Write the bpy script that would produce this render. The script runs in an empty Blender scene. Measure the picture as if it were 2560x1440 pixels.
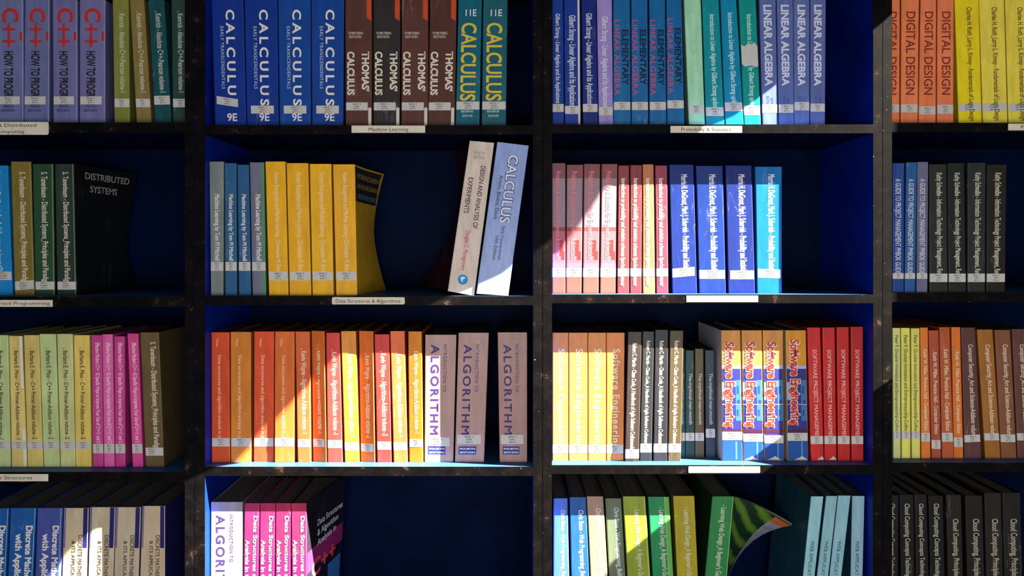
import bpy, math, random
from mathutils import Vector, geometry

random.seed(7)
scn = bpy.context.scene
COL = scn.collection

# ------------------------------------------------------------------ measures
S = 0.00075            # metres per photo pixel on the front plane of the bookcases
D = 1.45               # camera distance from that plane
EYE = 1.425            # eye height
VX, VY = 1280.0, 620.0

def wx(px, y=0.0): return (px - VX) * S * (D + y) / D
def wz(py, y=0.0): return EYE + (VY - py) * S * (D + y) / D

# ------------------------------------------------------------------ camera
cam = bpy.data.cameras.new('camera')
cam.sensor_width = 36.0
cam.lens = 36.0 * D / (2560 * S)
cam.shift_y = -100.0 / 2560.0
cam.clip_start = 0.05
cam_o = bpy.data.objects.new('camera', cam)
cam_o.location = (0, -D, EYE)
cam_o.rotation_euler = (math.radians(90), 0, 0)
COL.objects.link(cam_o)
scn.camera = cam_o

# ------------------------------------------------------------------ world, sun, exposure
w = bpy.data.worlds.new('room_daylight')
scn.world = w
w.use_nodes = True
bg = w.node_tree.nodes['Background']
bg.inputs[0].default_value = (0.86, 0.93, 1.0, 1)
bg.inputs[1].default_value = 0.10

KX, KZ = 5.56, 3.12        # towards the sun, per metre out from the shelves
sun = bpy.data.lights.new('sun', 'SUN')
sun.energy = 92.0
sun.angle = math.radians(0.16)
sun.color = (1.0, 0.88, 0.72)
sun_o = bpy.data.objects.new('sun', sun)
sun_o.rotation_euler = Vector((-KX, 1.0, -KZ)).to_track_quat('-Z', 'Y').to_euler()
sun_o.location = (3, -0.6, 3)
COL.objects.link(sun_o)

# added fill light behind the camera, in place of the room's daylight
room = bpy.data.lights.new('front_fill_light', 'AREA')
room.shape = 'RECTANGLE'; room.size = 1.6; room.size_y = 0.8
room.energy = 33.0
room.color = (1.0, 0.985, 0.97)
room_o = bpy.data.objects.new('front_fill_light', room)
room_o.location = (0.22, -2.3, 1.06)
room_o.rotation_euler = (math.radians(90), 0, 0)
COL.objects.link(room_o)

scn.view_settings.view_transform = 'Standard'
scn.view_settings.look = 'None'
scn.view_settings.gamma = 1.0
scn.view_settings.use_curve_mapping = False
scn.view_settings.exposure = 0.0

# ------------------------------------------------------------------ materials
def lin(c):
    c = c / 255.0
    return c / 12.92 if c <= 0.04045 else ((c + 0.055) / 1.055) ** 2.4

GAIN = 1.3
def alb(rgb, g=None):
    g = GAIN if g is None else g
    v = [lin(c) * g for c in rgb]
    k = min(1.0, 0.88 / max(v))
    return tuple(c * k for c in v)

MATS = {}
def mat(kind, rgb, rough=0.42, g=None, bump=0.0, var=0.0, vscale=60.0, stretch=(1, 1, 1)):
    key = (kind, tuple(rgb), rough, g, bump, var)
    if key in MATS: return MATS[key]
    m = bpy.data.materials.new(kind)
    m.use_nodes = True
    nt = m.node_tree
    b = nt.nodes['Principled BSDF']
    c = alb(rgb, g)
    b.inputs['Base Color'].default_value = (*c, 1)
    b.inputs['Roughness'].default_value = rough
    b.inputs['Specular IOR Level'].default_value = 0.22 if kind != 'page_edges' else 0.05
    if var or bump:
        geo = nt.nodes.new('ShaderNodeNewGeometry')
        mp = nt.nodes.new('ShaderNodeMapping'); mp.vector_type = 'POINT'
        mp.inputs['Scale'].default_value = stretch
        nt.links.new(geo.outputs['Position'], mp.inputs['Vector'])
        nz = nt.nodes.new('ShaderNodeTexNoise')
        nz.inputs['Scale'].default_value = vscale
        nz.inputs['Detail'].default_value = 5
        nz.inputs['Roughness'].default_value = 0.62
        nt.links.new(mp.outputs['Vector'], nz.inputs['Vector'])
        if var:
            mx = nt.nodes.new('ShaderNodeMix'); mx.data_type = 'RGBA'
            mr = nt.nodes.new('ShaderNodeMapRange')
            mr.inputs['From Min'].default_value = 0.35; mr.inputs['From Max'].default_value = 0.68
            nt.links.new(nz.outputs['Fac'], mr.inputs['Value'])
            nt.links.new(mr.outputs['Result'], mx.inputs['Factor'])
            mx.inputs['A'].default_value = (*[v * (1 - var) for v in c], 1)
            mx.inputs['B'].default_value = (*[min(0.9, v * (1 + var) + 0.012 * var) for v in c], 1)
            nt.links.new(mx.outputs['Result'], b.inputs['Base Color'])
        if bump:
            bp = nt.nodes.new('ShaderNodeBump')
            bp.inputs['Strength'].default_value = bump
            bp.inputs['Distance'].default_value = 0.0012
            nt.links.new(nz.outputs['Fac'], bp.inputs['Height'])
            nt.links.new(bp.outputs['Normal'], b.inputs['Normal'])
    MATS[key] = m
    return m

CM = {}
def cover_mat(rgb, rough=0.4):
    key = (tuple(rgb), rough)
    if key in CM: return CM[key]
    m = mat('printed_cover', rgb, rough, None, 0.10, 0.13, 70.0, (1, 1, 0.22)).copy()
    CM[key] = m
    nt = m.node_tree; L = nt.links.new
    b = nt.nodes['Principled BSDF']; geo = [n for n in nt.nodes if n.type == 'NEW_GEOMETRY'][0]
    src = b.inputs['Base Color'].links[0].from_socket
    mp = nt.nodes.new('ShaderNodeMapping'); mp.inputs['Scale'].default_value = (1, 1, 0.13)
    L(geo.outputs['Position'], mp.inputs['Vector'])
    n1 = nt.nodes.new('ShaderNodeTexNoise'); n1.inputs['Scale'].default_value = 62; n1.inputs['Detail'].default_value = 3
    L(mp.outputs['Vector'], n1.inputs['Vector'])
    # thin wandering crease lines where the noise crosses one half
    sb = nt.nodes.new('ShaderNodeMath'); sb.operation = 'SUBTRACT'; sb.inputs[1].default_value = 0.5; L(n1.outputs['Fac'], sb.inputs[0])
    ab = nt.nodes.new('ShaderNodeMath'); ab.operation = 'ABSOLUTE'; L(sb.outputs[0], ab.inputs[0])
    mr = nt.nodes.new('ShaderNodeMapRange'); mr.inputs['From Min'].default_value = 0.0; mr.inputs['From Max'].default_value = 0.012
    mr.inputs['To Min'].default_value = 1.0; mr.inputs['To Max'].default_value = 0.0; L(ab.outputs[0], mr.inputs['Value'])
    n2 = nt.nodes.new('ShaderNodeTexNoise'); n2.inputs['Scale'].default_value = 17; n2.inputs['Detail'].default_value = 1
    L(geo.outputs['Position'], n2.inputs['Vector'])
    m2 = nt.nodes.new('ShaderNodeMapRange'); m2.inputs['From Min'].default_value = 0.56; m2.inputs['From Max'].default_value = 0.70; L(n2.outputs['Fac'], m2.inputs['Value'])
    ml = nt.nodes.new('ShaderNodeMath'); ml.operation = 'MULTIPLY'; L(mr.outputs[0], ml.inputs[0]); L(m2.outputs[0], ml.inputs[1])
    m3 = nt.nodes.new('ShaderNodeMath'); m3.operation = 'MULTIPLY'; m3.inputs[1].default_value = 0.5; L(ml.outputs[0], m3.inputs[0])
    mx = nt.nodes.new('ShaderNodeMix'); mx.data_type = 'RGBA'
    L(m3.outputs[0], mx.inputs['Factor']); L(src, mx.inputs['A'])
    c = alb(rgb); mx.inputs['B'].default_value = (*[min(0.8, v * 0.6 + 0.22) for v in c], 1)
    L(mx.outputs['Result'], b.inputs['Base Color'])
    return m
def print_mat(rgb): return mat('printed_ink', rgb, 0.5, 1.3)
PAPER = mat('page_edges', (128, 120, 108), 0.8, 1.0, 0.35, 0.22, 260.0, (1, 0.05, 0.05))  # shade under the shelf above is put into this darker paper colour
STICK = mat('paper_sticker', (186, 184, 183), 0.6, 1.15, 0.05, 0.05, 90.0)
PRINT = mat('sticker_ink', (58, 58, 62), 0.7, 1.0)

def wood_blue(name, c0, c1):
    m = bpy.data.materials.new(name); m.use_nodes = True
    nt = m.node_tree; b = nt.nodes['Principled BSDF']
    geo = nt.nodes.new('ShaderNodeNewGeometry')
    nz = nt.nodes.new('ShaderNodeTexNoise'); nz.inputs['Scale'].default_value = 9; nz.inputs['Detail'].default_value = 6
    nt.links.new(geo.outputs['Position'], nz.inputs['Vector'])
    rp = nt.nodes.new('ShaderNodeValToRGB')
    rp.color_ramp.elements[0].position = 0.3; rp.color_ramp.elements[0].color = c0
    rp.color_ramp.elements[1].position = 0.75; rp.color_ramp.elements[1].color = c1
    nt.links.new(nz.outputs['Fac'], rp.inputs['Fac']); nt.links.new(rp.outputs['Color'], b.inputs['Base Color'])
    b.inputs['Roughness'].default_value = 0.45
    b.inputs['Specular IOR Level'].default_value = 0.02 if name == 'shaded_blue_laminate' else 0.10
    n2 = nt.nodes.new('ShaderNodeTexNoise'); n2.inputs['Scale'].default_value = 420; n2.inputs['Detail'].default_value = 2
    nt.links.new(geo.outputs['Position'], n2.inputs['Vector'])
    bp = nt.nodes.new('ShaderNodeBump'); bp.inputs['Strength'].default_value = 0.12; bp.inputs['Distance'].default_value = 0.0006
    nt.links.new(n2.outputs['Fac'], bp.inputs['Height']); nt.links.new(bp.outputs['Normal'], b.inputs['Normal'])
    return m
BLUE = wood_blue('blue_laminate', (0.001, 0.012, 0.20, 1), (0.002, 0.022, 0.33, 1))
SHADED_BLUE = wood_blue('shaded_blue_laminate', (0.0008, 0.0040, 0.020, 1), (0.0012, 0.0068, 0.036, 1))  # the blue laminate darkened: shade of the deep bays put into the colour

def worn_black():
    m = bpy.data.materials.new('worn_black_edging'); m.use_nodes = True
    nt = m.node_tree; b = nt.nodes['Principled BSDF']; L = nt.links.new
    geo = nt.nodes.new('ShaderNodeNewGeometry')
    nz = nt.nodes.new('ShaderNodeTexNoise'); nz.inputs['Scale'].default_value = 26; nz.inputs['Detail'].default_value = 9; nz.inputs['Roughness'].default_value = 0.7
    L(geo.outputs['Position'], nz.inputs['Vector'])
    rp = nt.nodes.new('ShaderNodeValToRGB')
    e = rp.color_ramp.elements
    e[0].position = 0.45; e[0].color = (0.0028, 0.0026, 0.003, 1)
    e[1].position = 0.74; e[1].color = (0.13, 0.085, 0.06, 1)
    e2 = e.new(0.60); e2.color = (0.007, 0.0055, 0.0055, 1)
    L(nz.outputs['Fac'], rp.inputs['Fac'])
    n3 = nt.nodes.new('ShaderNodeTexNoise'); n3.inputs['Scale'].default_value = 150; n3.inputs['Detail'].default_value = 4
    L(geo.outputs['Position'], n3.inputs['Vector'])
    r3 = nt.nodes.new('ShaderNodeValToRGB')
    r3.color_ramp.elements[0].position = 0.70; r3.color_ramp.elements[0].color = (0, 0, 0, 1)
    r3.color_ramp.elements[1].position = 0.76; r3.color_ramp.elements[1].color = (1, 1, 1, 1)
    L(n3.outputs['Fac'], r3.inputs['Fac'])
    mx = nt.nodes.new('ShaderNodeMix'); mx.data_type = 'RGBA'
    L(r3.outputs['Color'], mx.inputs['Factor']); L(rp.outputs['Color'], mx.inputs['A'])
    mx.inputs['B'].default_value = (0.28, 0.22, 0.18, 1)
    L(mx.outputs['Result'], b.inputs['Base Color'])
    b.inputs['Roughness'].default_value = 0.5
    b.inputs['Specular IOR Level'].default_value = 0.04
    bp = nt.nodes.new('ShaderNodeBump'); bp.inputs['Strength'].default_value = 0.25; bp.inputs['Distance'].default_value = 0.001
    L(nz.outputs['Fac'], bp.inputs['Height']); L(bp.outputs['Normal'], b.inputs['Normal'])
    return m
BLACK = worn_black()
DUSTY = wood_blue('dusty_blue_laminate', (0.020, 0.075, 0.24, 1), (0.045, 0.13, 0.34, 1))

# ------------------------------------------------------------------ object helpers
def mesh_obj(name, verts, faces, mats, parent=None, fm=None, smooth=False, origin=None):
    me = bpy.data.meshes.new(name)
    if origin is None and parent is not None: origin = parent['_o'] if '_o' in parent else (0, 0, 0)
    if origin is not None:
        ox, oy, oz = origin
        verts = [(x - ox, y - oy, z - oz) for x, y, z in verts]
    me.from_pydata(verts, [], faces)
    if not isinstance(mats, (list, tuple)): mats = [mats]
    for m in mats: me.materials.append(m)
    if fm:
        for p, i in zip(me.polygons, fm): p.material_index = i
    if smooth:
        for p in me.polygons: p.use_smooth = True
    me.update()
    o = bpy.data.objects.new(name, me)
    if parent is not None: o.parent = parent
    COL.objects.link(o)
    return o

def sub_obj(name, verts, faces, m, parent, root):
    """a mesh under a part whose own origin equals the root's"""
    return mesh_obj(name, verts, faces, m, parent, origin=ROOTO[root.name])

ROOTO = {}
def thing(name, loc, label, cat, group=None):
    o = bpy.data.objects.new(name, None)
    o.empty_display_size = 0.02
    o.location = loc
    o['label'] = label; o['category'] = cat
    if group: o['group'] = group
    COL.objects.link(o)
    ROOTO[o.name] = tuple(loc)
    return o

def part(name, verts, faces, mats, root, parent=None, fm=None, smooth=False):
    return mesh_obj(name, verts, faces, mats, parent or root, fm, smooth, origin=ROOTO[root.name])

BOXF = [(0, 1, 3, 2), (4, 6, 7, 5), (0, 4, 5, 1), (2, 3, 7, 6), (0, 2, 6, 4), (1, 5, 7, 3)]
def boxv(x0, x1, y0, y1, z0, z1):
    return [(x, y, z) for x in (x0, x1) for y in (y0, y1) for z in (z0, z1)]

# ------------------------------------------------------------------ lettering
GLYPH = {}
def embolden(v, f, off):
    """move every outline point of flat letters outwards by off"""
    par = list(range(len(v)))
    def fd(i):
        while par[i] != i: i = par[i]
        return i
    for q in f:
        for i in range(len(q)):
            p, r = q[i], q[(i + 1) % len(q)]
            if math.hypot(v[p][0] - v[r][0], v[p][1] - v[r][1]) < 0.009: par[fd(r)] = fd(p)
    g = []
    for q in f:
        t = []
        for i in q:
            k = fd(i)
            if k not in t: t.append(k)
        if len(t) > 2: g.append(tuple(t))
    ed = set()
    for q in g:
        for i in range(len(q)): ed.add((q[i], q[(i + 1) % len(q)]))
    nx = {p: r for p, r in ed if (r, p) not in ed}
    pv = {r: p for p, r in nx.items()}
    out = list(v)
    for p, r in nx.items():
        if p not in pv: continue
        o = pv[p]
        d1 = (v[p][0] - v[o][0], v[p][1] - v[o][1]); d2 = (v[r][0] - v[p][0], v[r][1] - v[p][1])
        l1, l2 = math.hypot(*d1) or 1, math.hypot(*d2) or 1
        n1 = (d1[1] / l1, -d1[0] / l1); n2 = (d2[1] / l2, -d2[0] / l2)
        k = max(0.35, 1 + n1[0] * n2[0] + n1[1] * n2[1])
        out[p] = (v[p][0] + off * (n1[0] + n2[0]) / k, v[p][1] + off * (n1[1] + n2[1]) / k)
    return out, g
def glyphs(s, off=0.0, space=1.0):
    key = (s, off, space)
    if key in GLYPH: return GLYPH[key]
    if off:
        v, f, a, c = glyphs(s, 0.0, space)
        v, f = embolden(v, f, off)
    else:
        cu = bpy.data.curves.new('t', 'FONT')
        cu.body = s; cu.size = 1.0; cu.space_character = space
        cu.resolution_u = 3; cu.fill_mode = 'FRONT'
        o = bpy.data.objects.new('t', cu)
        COL.objects.link(o)
        dg = bpy.context.evaluated_depsgraph_get()
        me = bpy.data.meshes.new_from_object(o.evaluated_get(dg))
        v = [(p.co.x, p.co.y) for p in me.vertices]
        f = []
        for p in me.polygons:
            q = tuple(p.vertices)
            ar = sum(v[q[i]][0] * v[q[(i + 1) % len(q)]][1] - v[q[(i + 1) % len(q)]][0] * v[q[i]][1] for i in range(len(q)))
            f.append(q if ar > 0 else tuple(reversed(q)))
        bpy.data.objects.remove(o); bpy.data.curves.remove(cu); bpy.data.meshes.remove(me)
    xs = [p[0] for p in v] or [0, 1]
    GLYPH[key] = (v, f, min(xs), max(xs))
    return GLYPH[key]
_h = glyphs('H')
CAP = max(p[1] for p in _h[0])
# ------------------------------------------------------------------ room shell
def structure(name, verts, faces, m, parent=None):
    o = mesh_obj(name, verts, faces, m, parent, origin=None if parent is None else (0, 0, 0))
    if parent is None: o['kind'] = 'structure'
    return o

M_FLOOR = mat('floor_tiles', (150, 140, 128), 0.35, 1.2, 0.1, 0.12, 6)
M_WALL = mat('painted_plaster', (205, 200, 190), 0.85, 1.0, 0.2, 0.05, 20)
M_MASK = mat('sun_mask_sheet', (120, 110, 100), 0.9, 1.0, 0.3, 0.1, 300)
M_FRAME = mat('window_paint', (215, 212, 205), 0.5, 1.2, 0.05, 0.05, 40)
WALLX = 1.46
structure('floor', boxv(-3.0, WALLX, -4.0, 0.27, -0.05, 0.0), BOXF, M_FLOOR)
structure('wall_back', boxv(-3.0, WALLX, 0.262, 0.36, 0.0, 3.4), BOXF, M_WALL)
# wall_right: four slabs around the opening, joined in one mesh
WY0, WY1, WZ0, WZ1 = -0.75, -0.04, 1.0, 2.75
def slabs(bs):
    v, f = [], []
    for b in bs:
        k = len(v); v += boxv(*b); f += [tuple(i + k for i in q) for q in BOXF]
    return v, f
v, f = slabs([(WALLX, WALLX + 0.1, -4.0, WY0, 0, 3.4), (WALLX, WALLX + 0.1, WY1, 0.36, 0, 3.4),
              (WALLX, WALLX + 0.1, WY0, WY1, 0, WZ0), (WALLX, WALLX + 0.1, WY0, WY1, WZ1, 3.4)])
structure('wall_right', v, f, M_WALL)
v, f = slabs([(WALLX + 0.005, WALLX + 0.06, WY0, WY0 + 0.03, WZ0, WZ1), (WALLX + 0.005, WALLX + 0.06, WY1 - 0.03, WY1, WZ0, WZ1),
              (WALLX + 0.005, WALLX + 0.06, WY0 + 0.03, WY1 - 0.03, WZ0, WZ0 + 0.03), (WALLX + 0.005, WALLX + 0.06, WY0 + 0.03, WY1 - 0.03, WZ1 - 0.03, WZ1)])
win = structure('window_1', v, f, M_FRAME)

# added unseen sheet in the window, its hole cut to shape the sun patches
GAP = [(60, 1475), (150, 1400), (215, 1335), (560, 1180), (700, 1030), (830, 895), (1064, 790), (1149, 722),
       (1380, 640), (1440, 560), (1545, 410), (1640, 370), (1815, 300), (1945, 205), (1984, 170), (1984, 1065), (1940, 1095), (1780, 1215), (1620, 1330), (1520, 1410), (1440, 1500), (1300, 1700), (60, 1750)]
s0 = 0.032
XC = WALLX + 0.03
hole = []
for px, py in GAP:
    x, z = wx(px, s0), wz(py, s0)
    t = (XC - x) / KX
    hole.append((s0 - t, z + t * KZ))
outer = [(WY0 + 0.03, WZ0 + 0.03), (WY1 - 0.03, WZ0 + 0.03), (WY1 - 0.03, WZ1 - 0.03), (WY0 + 0.03, WZ1 - 0.03)]
tri = geometry.tessellate_polygon([[Vector((a, b, 0)) for a, b in outer], [Vector((a, b, 0)) for a, b in reversed(hole)]])
pts = outer + list(reversed(hole))
n = len(pts)
v = [(XC, a, b) for a, b in pts] + [(XC + 0.002, a, b) for a, b in pts]
f = [tuple(t) for t in tri] + [tuple(reversed([i + n for i in t])) for t in tri]
for k in range(4): f.append((k, (k + 1) % 4, (k + 1) % 4 + n, k + n))
hh = len(hole)
for k in range(hh):
    a, b = 4 + k, 4 + (k + 1) % hh
    f.append((a, b, b + n, a + n))
structure('sun_mask', v, f, M_MASK, win)

# ------------------------------------------------------------------ bookcases
TH = 0.018
SHF = [2, 2, 2, 2, 0, 1]      # underside in the shade-darkened blue, dusty top
SHELVES = {1: (-121, 306, 741, 1180, 1607, 2034), 2: (-114, 313, 740, 1167, 1594, 2021),
           3: (-116, 311, 736, 1163, 1590, 2017), 4: (-120, 307, 732, 1157, 1583, 2010)}
THK = {1: 0.0195, 2: 0.0172, 3: 0.0165, 4: 0.0175}
BAYX = {1: (-361, 462), 2: (512, 1333), 3: (1380, 2183), 4: (2230, 3035)}
PANX = {1: (-386, 485), 2: (487, 1356), 3: (1357.5, 2206), 4: (2207.5, 3060)}
DEPTH = 0.25
SHELFZ = {}
CASES = {}
CASE_LABEL = {1: 'leftmost blue-lined black bookcase, with pink books on its third shelf',
              2: 'second blue-lined black bookcase, holding golden yellow books and two leaning ones',
              3: 'third blue-lined black bookcase, holding the teal, mint and bright red books',
              4: 'rightmost blue-lined black bookcase, with lemon yellow books on its top shelf'}
for b in (1, 2, 3, 4):
    x0, x1 = wx(BAYX[b][0]), wx(BAYX[b][1])
    p0, p1 = wx(PANX[b][0]), wx(PANX[b][1])
    top = wz(-541)
    root = thing('bookcase', ((p0 + p1) / 2, 0.125, 0), CASE_LABEL[b], 'bookcase', 'bookcases standing side by side')
    CASES[b] = root
    for a, c in ((p0, x0), (x1, p1)):
        sp = part('side_panel', boxv(a, c, 0.0012, DEPTH, 0, top), BOXF, BLUE, root)
        part('edge_band', boxv(a, c, 0.0, 0.0012, 0, top), BOXF, BLACK, root, sp)
    part('back_panel', boxv(p0, p1, DEPTH, DEPTH + 0.006, 0, top), BOXF, SHADED_BLUE, root)
    tp = part('top_panel', boxv(x0, x1, 0.0012, DEPTH, top - 0.02, top), BOXF, BLUE, root)
    part('edge_band', boxv(x0, x1, 0.0, 0.0012, top - 0.02, top), BOXF, BLACK, root, tp)
    for r, py in enumerate(SHELVES[b]):
        z = wz(py)
        SHELFZ[b, r] = z
        sh = part('shelf', boxv(x0, x1, 0.0012, DEPTH, z - THK[b], z), BOXF, [SHADED_BLUE, DUSTY, BLUE], root, fm=SHF)
        part('edge_band', boxv(x0, x1, 0.0, 0.0012, z - THK[b], z), BOXF, BLACK, root, sh)
    part('plinth', boxv(x0, x1, 0.012, 0.03, 0, 0.052), BOXF, BLACK, root)
    part('shelf', boxv(x0, x1, 0.0012, DEPTH, 0.052, 0.07), BOXF, BLUE, root)

def flat_text(s, x0, x1, zb, capz, y, off=0.0, space=1.0, slope=0.0):
    gv, gf, a, c = glyphs(s, off, space)
    out = []
    for gx, gy in gv:
        x = x0 + (gx - a) / (c - a) * (x1 - x0)
        out.append((x, y, zb + gy / CAP * capz + (x - x0) * slope))
    return out, gf

M_LABEL = mat('label_card', (204, 196, 180), 0.6, 1.15, 0.1, 0.08, 30)
M_LTEXT = mat('label_ink', (40, 38, 42), 0.7, 1.0)
def shelf_label(b, x0, x1, y0, y1, lines, slope=0.0, rnd=0.0):
    """a printed card stuck on a shelf's front edge: lines = (text, x0, x1, baseline y, cap height px)"""
    root = CASES[b]
    X0, X1, Z0, Z1 = wx(x0), wx(x1), wz(y1), wz(y0)
    r = rnd * S
    pr = []
    if r:
        for cx, cz, a0 in ((X1 - r, Z1 - r, 0), (X0 + r, Z1 - r, 90), (X0 + r, Z0 + r, 180), (X1 - r, Z0 + r, 270)):
            for k in range(5):
                a = math.radians(a0 + k * 22.5)
                pr.append((cx + r * math.cos(a), cz + r * math.sin(a)))
    else:
        pr = [(X1, Z1), (X0, Z1), (X0, Z0), (X1, Z0)]
    n = len(pr)
    pr = [(x, z + (x - X0) * slope) for x, z in pr]
    v = [(x, -0.0005, z) for x, z in pr] + [(x, -0.0001, z) for x, z in pr]
    f = [tuple(reversed(range(n))), tuple(range(n, 2 * n))] + [(k, (k + 1) % n, (k + 1) % n + n, k + n) for k in range(n)]
    lb = part('shelf_label', v, f, M_LABEL, root)
    for (s, a, c, yb, cap) in lines:
        v, f = flat_text(s, wx(a), wx(c), wz(yb), cap * S, -0.00065, 0.0, 1.0, slope)
        part('lettering', v, f, M_LTEXT, root, lb)

# ------------------------------------------------------------------ books
class Book: pass
ORD = ['leftmost', 'second', 'third', 'fourth', 'fifth', 'sixth', 'seventh', 'eighth']
NUM = {2: 'two', 3: 'three', 4: 'four', 5: 'five', 6: 'six', 7: 'seven', 8: 'eight'}
ROWN = {1: 'top', 2: 'second', 3: 'third', 4: 'bottom'}
BAYN = {1: 'leftmost bookcase', 2: 'second bookcase', 3: 'third bookcase', 4: 'rightmost bookcase'}

def make_book(bay, row, q, color, label, group, s=0.030, yref=None, ytop=None, ybot=None, side=None, depth=0.182,
              yaw=0.0, flR=None, flL=None, texts=(), bands=(), stick=None, nv=2, nt=2, dt=0, thick=0.0009,
              pages=None, fan=1.0, name='book', cover_art=None, rough=0.4, lean=None):
    """q = (x left, x right) at the upper reference line, then at the lower one, in photo pixels on the spine plane"""
    xt0, xt1, xb0, xb1 = q
    ya, yb = yref
    sL, sR = s + max(0.0, yaw), s + max(0.0, -yaw)      # yaw > 0: right edge stands proud
    zs = SHELFZ[bay, row]
    zt = wz(ytop, s)
    za, zb_ = wz(ya, s), wz(yb, s)
    def edge(pa, pb, z):
        k = (z - zb_) / (za - zb_)
        a, b = wx(pa, s), wx(pb, s)
        return b + (a - b) * k
    if lean is None:
        zbL = zbR = zs + 0.0003; ztL = ztR = zt
    else:                                     # leaning: (y top left, y top right, y bottom left, y bottom right) in pixels
        ztL, ztR = wz(lean[0], s), wz(lean[1], s)
        zbL, zbR = wz(lean[2], s), wz(lean[3], s)
        dz = zs + 0.0003 - min(zbL, zbR); zbL += dz; zbR += dz
    TL = (edge(xt0, xb0, ztL), ztL); BL = (edge(xt0, xb0, zbL), zbL)
    TR = (edge(xt1, xb1, ztR), ztR); BR = (edge(xt1, xb1, zbR), zbR)
    wmid = ((TR[0] - TL[0]) + (BR[0] - BL[0])) / 2
    r = min(0.0016, wmid * 0.14)
    def frame(v):
        return (BL[0] + (TL[0] - BL[0]) * v, BL[1] + (TL[1] - BL[1]) * v, BR[0] + (TR[0] - BR[0]) * v, BR[1] + (TR[1] - BR[1]) * v)
    root = thing(name, ((BL[0] + BR[0]) / 2, s + depth / 2, zs), label, 'book', group)

    # outer and inner section of the cover, spine to the front
    def section(inset):
        pts = []
        rr = max(r - inset, 0.0002)
        for k in range(nt):
            t = 1 - k / nt
            pts.append(('L', t, inset, sL + depth * t if t > 0 else 0))
        n = 3
        for k in range(n + 1):
            a = math.pi / 2 * k / n
            pts.append(('S0', 0, inset + rr - rr * math.cos(a), sL + inset + rr - rr * math.sin(a)))
        for k in range(n + 1):
            a = math.pi / 2 * (1 - k / n)
            pts.append(('S1', 0, -(inset + rr - rr * math.cos(a)), sR + inset + rr - rr * math.sin(a)))
        for k in range(nt):
            t = (k + 1) / nt
            pts.append(('R', t, -inset, sR + depth * t))
        return pts
    def place(pt, v):
        kind, t, dx, y = pt
        xl, zl, xr, zr = frame(v)
        if kind in ('L', 'S0'):
            x, z = xl + dx, zl
            if kind == 'L' and flL:
                a, b_, c = flL(t, v); x += a; y += b_; z += c
        else:
            x, z = xr + dx, zr
            if kind == 'R' and flR:
                a, b_, c = flR(t, v); x += a; y += b_; z += c
        return (x, y, z)
    so, si = section(0.0), section(thick)
    n = len(so)
    verts, faces, fm = [], [], []
    for j in range(nv):
        v = j / (nv - 1)
        verts += [place(p, v) for p in so] + [place(p, v) for p in si]
    st = 2 * n
    for j in range(nv - 1):
        a, c = j * st, (j + 1) * st
        for k in range(n - 1):
            spine = so[k][0][0] == 'S' and so[k + 1][0][0] == 'S'
            faces.append((a + k, a + k + 1, c + k + 1, c + k)); fm.append(0 if spine else (2 if so[k + 1][0] == 'R' else 1))
            faces.append((a + n + k, c + n + k, c + n + k + 1, a + n + k + 1)); fm.append(1)
        faces.append((a, c, c + n, a + n)); fm.append(1)
        faces.append((a + n - 1, a + 2 * n - 1, c + 2 * n - 1, c + n - 1)); fm.append(1)
    for k in range(n - 1):
        faces.append((k, k + n, k + n + 1, k + 1)); fm.append(1)
        b0 = (nv - 1) * st
        faces.append((b0 + k, b0 + k + 1, b0 + k + n + 1, b0 + k + n)); fm.append(1)
    sc = side or tuple(int(c * 0.8) for c in color)
    part('cover', verts, faces, [cover_mat(color, rough), cover_mat(sc, rough), cover_mat(sc, rough)], root, fm=fm)

    # page block, inset all round, following the boards
    vv, ff = [], []
    ti = [k / nt for k in range(nt + 1)]
    e = thick + 0.0003
    for j in range(nv):
        v = 0.012 + 0.974 * j / (nv - 1)
        xl, zl, xr, zr = frame(v)
        for t in ti:
            tt = t * 0.982
            yl = max(sL, sR) + e + 0.001 + (depth - 0.001 - e) * tt
            a = flL(tt, v) if flL else (0, 0, 0)
            c = flR(tt, v) if flR else (0, 0, 0)
            vv.append((xl + e + a[0] * fan, yl + a[1], zl + a[2]))
            vv.append((xr - e + c[0] * fan, yl + c[1], zr + c[2]))
    m = len(ti) * 2
    for j in range(nv - 1):
        for k in range(nt):
            a, c = j * m + 2 * k, (j + 1) * m + 2 * k
            ff.append((a, c, c + 2, a + 2)); ff.append((a + 1, a + 3, c + 3, c + 1))
        a, c = j * m, (j + 1) * m
        ff.append((a, a + 1, c + 1, c)); a += m - 2; c += m - 2; ff.append((a, c, c + 1, a + 1))
    for k in range(nt):
        ff.append((2 * k, 2 * k + 2, 2 * k + 3, 2 * k + 1))
        a = (nv - 1) * m + 2 * k
        ff.append((a, a + 1, a + 3, a + 2))
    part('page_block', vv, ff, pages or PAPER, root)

    # a point on the spine: u across (0 left, 1 right), photo row py, lifted off the surface
    def P(u, py, lift):
        ss = sL + (sR - sL) * u
        zr_ = wz(py, s)
        v = (zr_ - (BL[1] + BR[1]) / 2) / ((TL[1] + TR[1]) / 2 - (BL[1] + BR[1]) / 2)
        xl, zl, xr, zr = frame(v)
        W = xr - xl
        x = xl + W * u
        y = ss
        d = min(u, 1 - u) * W
        if d < r: y += r - math.sqrt(max(0.0, r * r - (r - d) ** 2))
        return (x, y - lift, zl + (zr - zl) * u)
    b = Book(); b.P = P; b.root = root; b.frame = frame; b.sR = sR; b.sL = sL; b.depth = depth; b.flR = flR
    b.zt = ztR; b.zb = zbR; b.dy = dt

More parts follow.
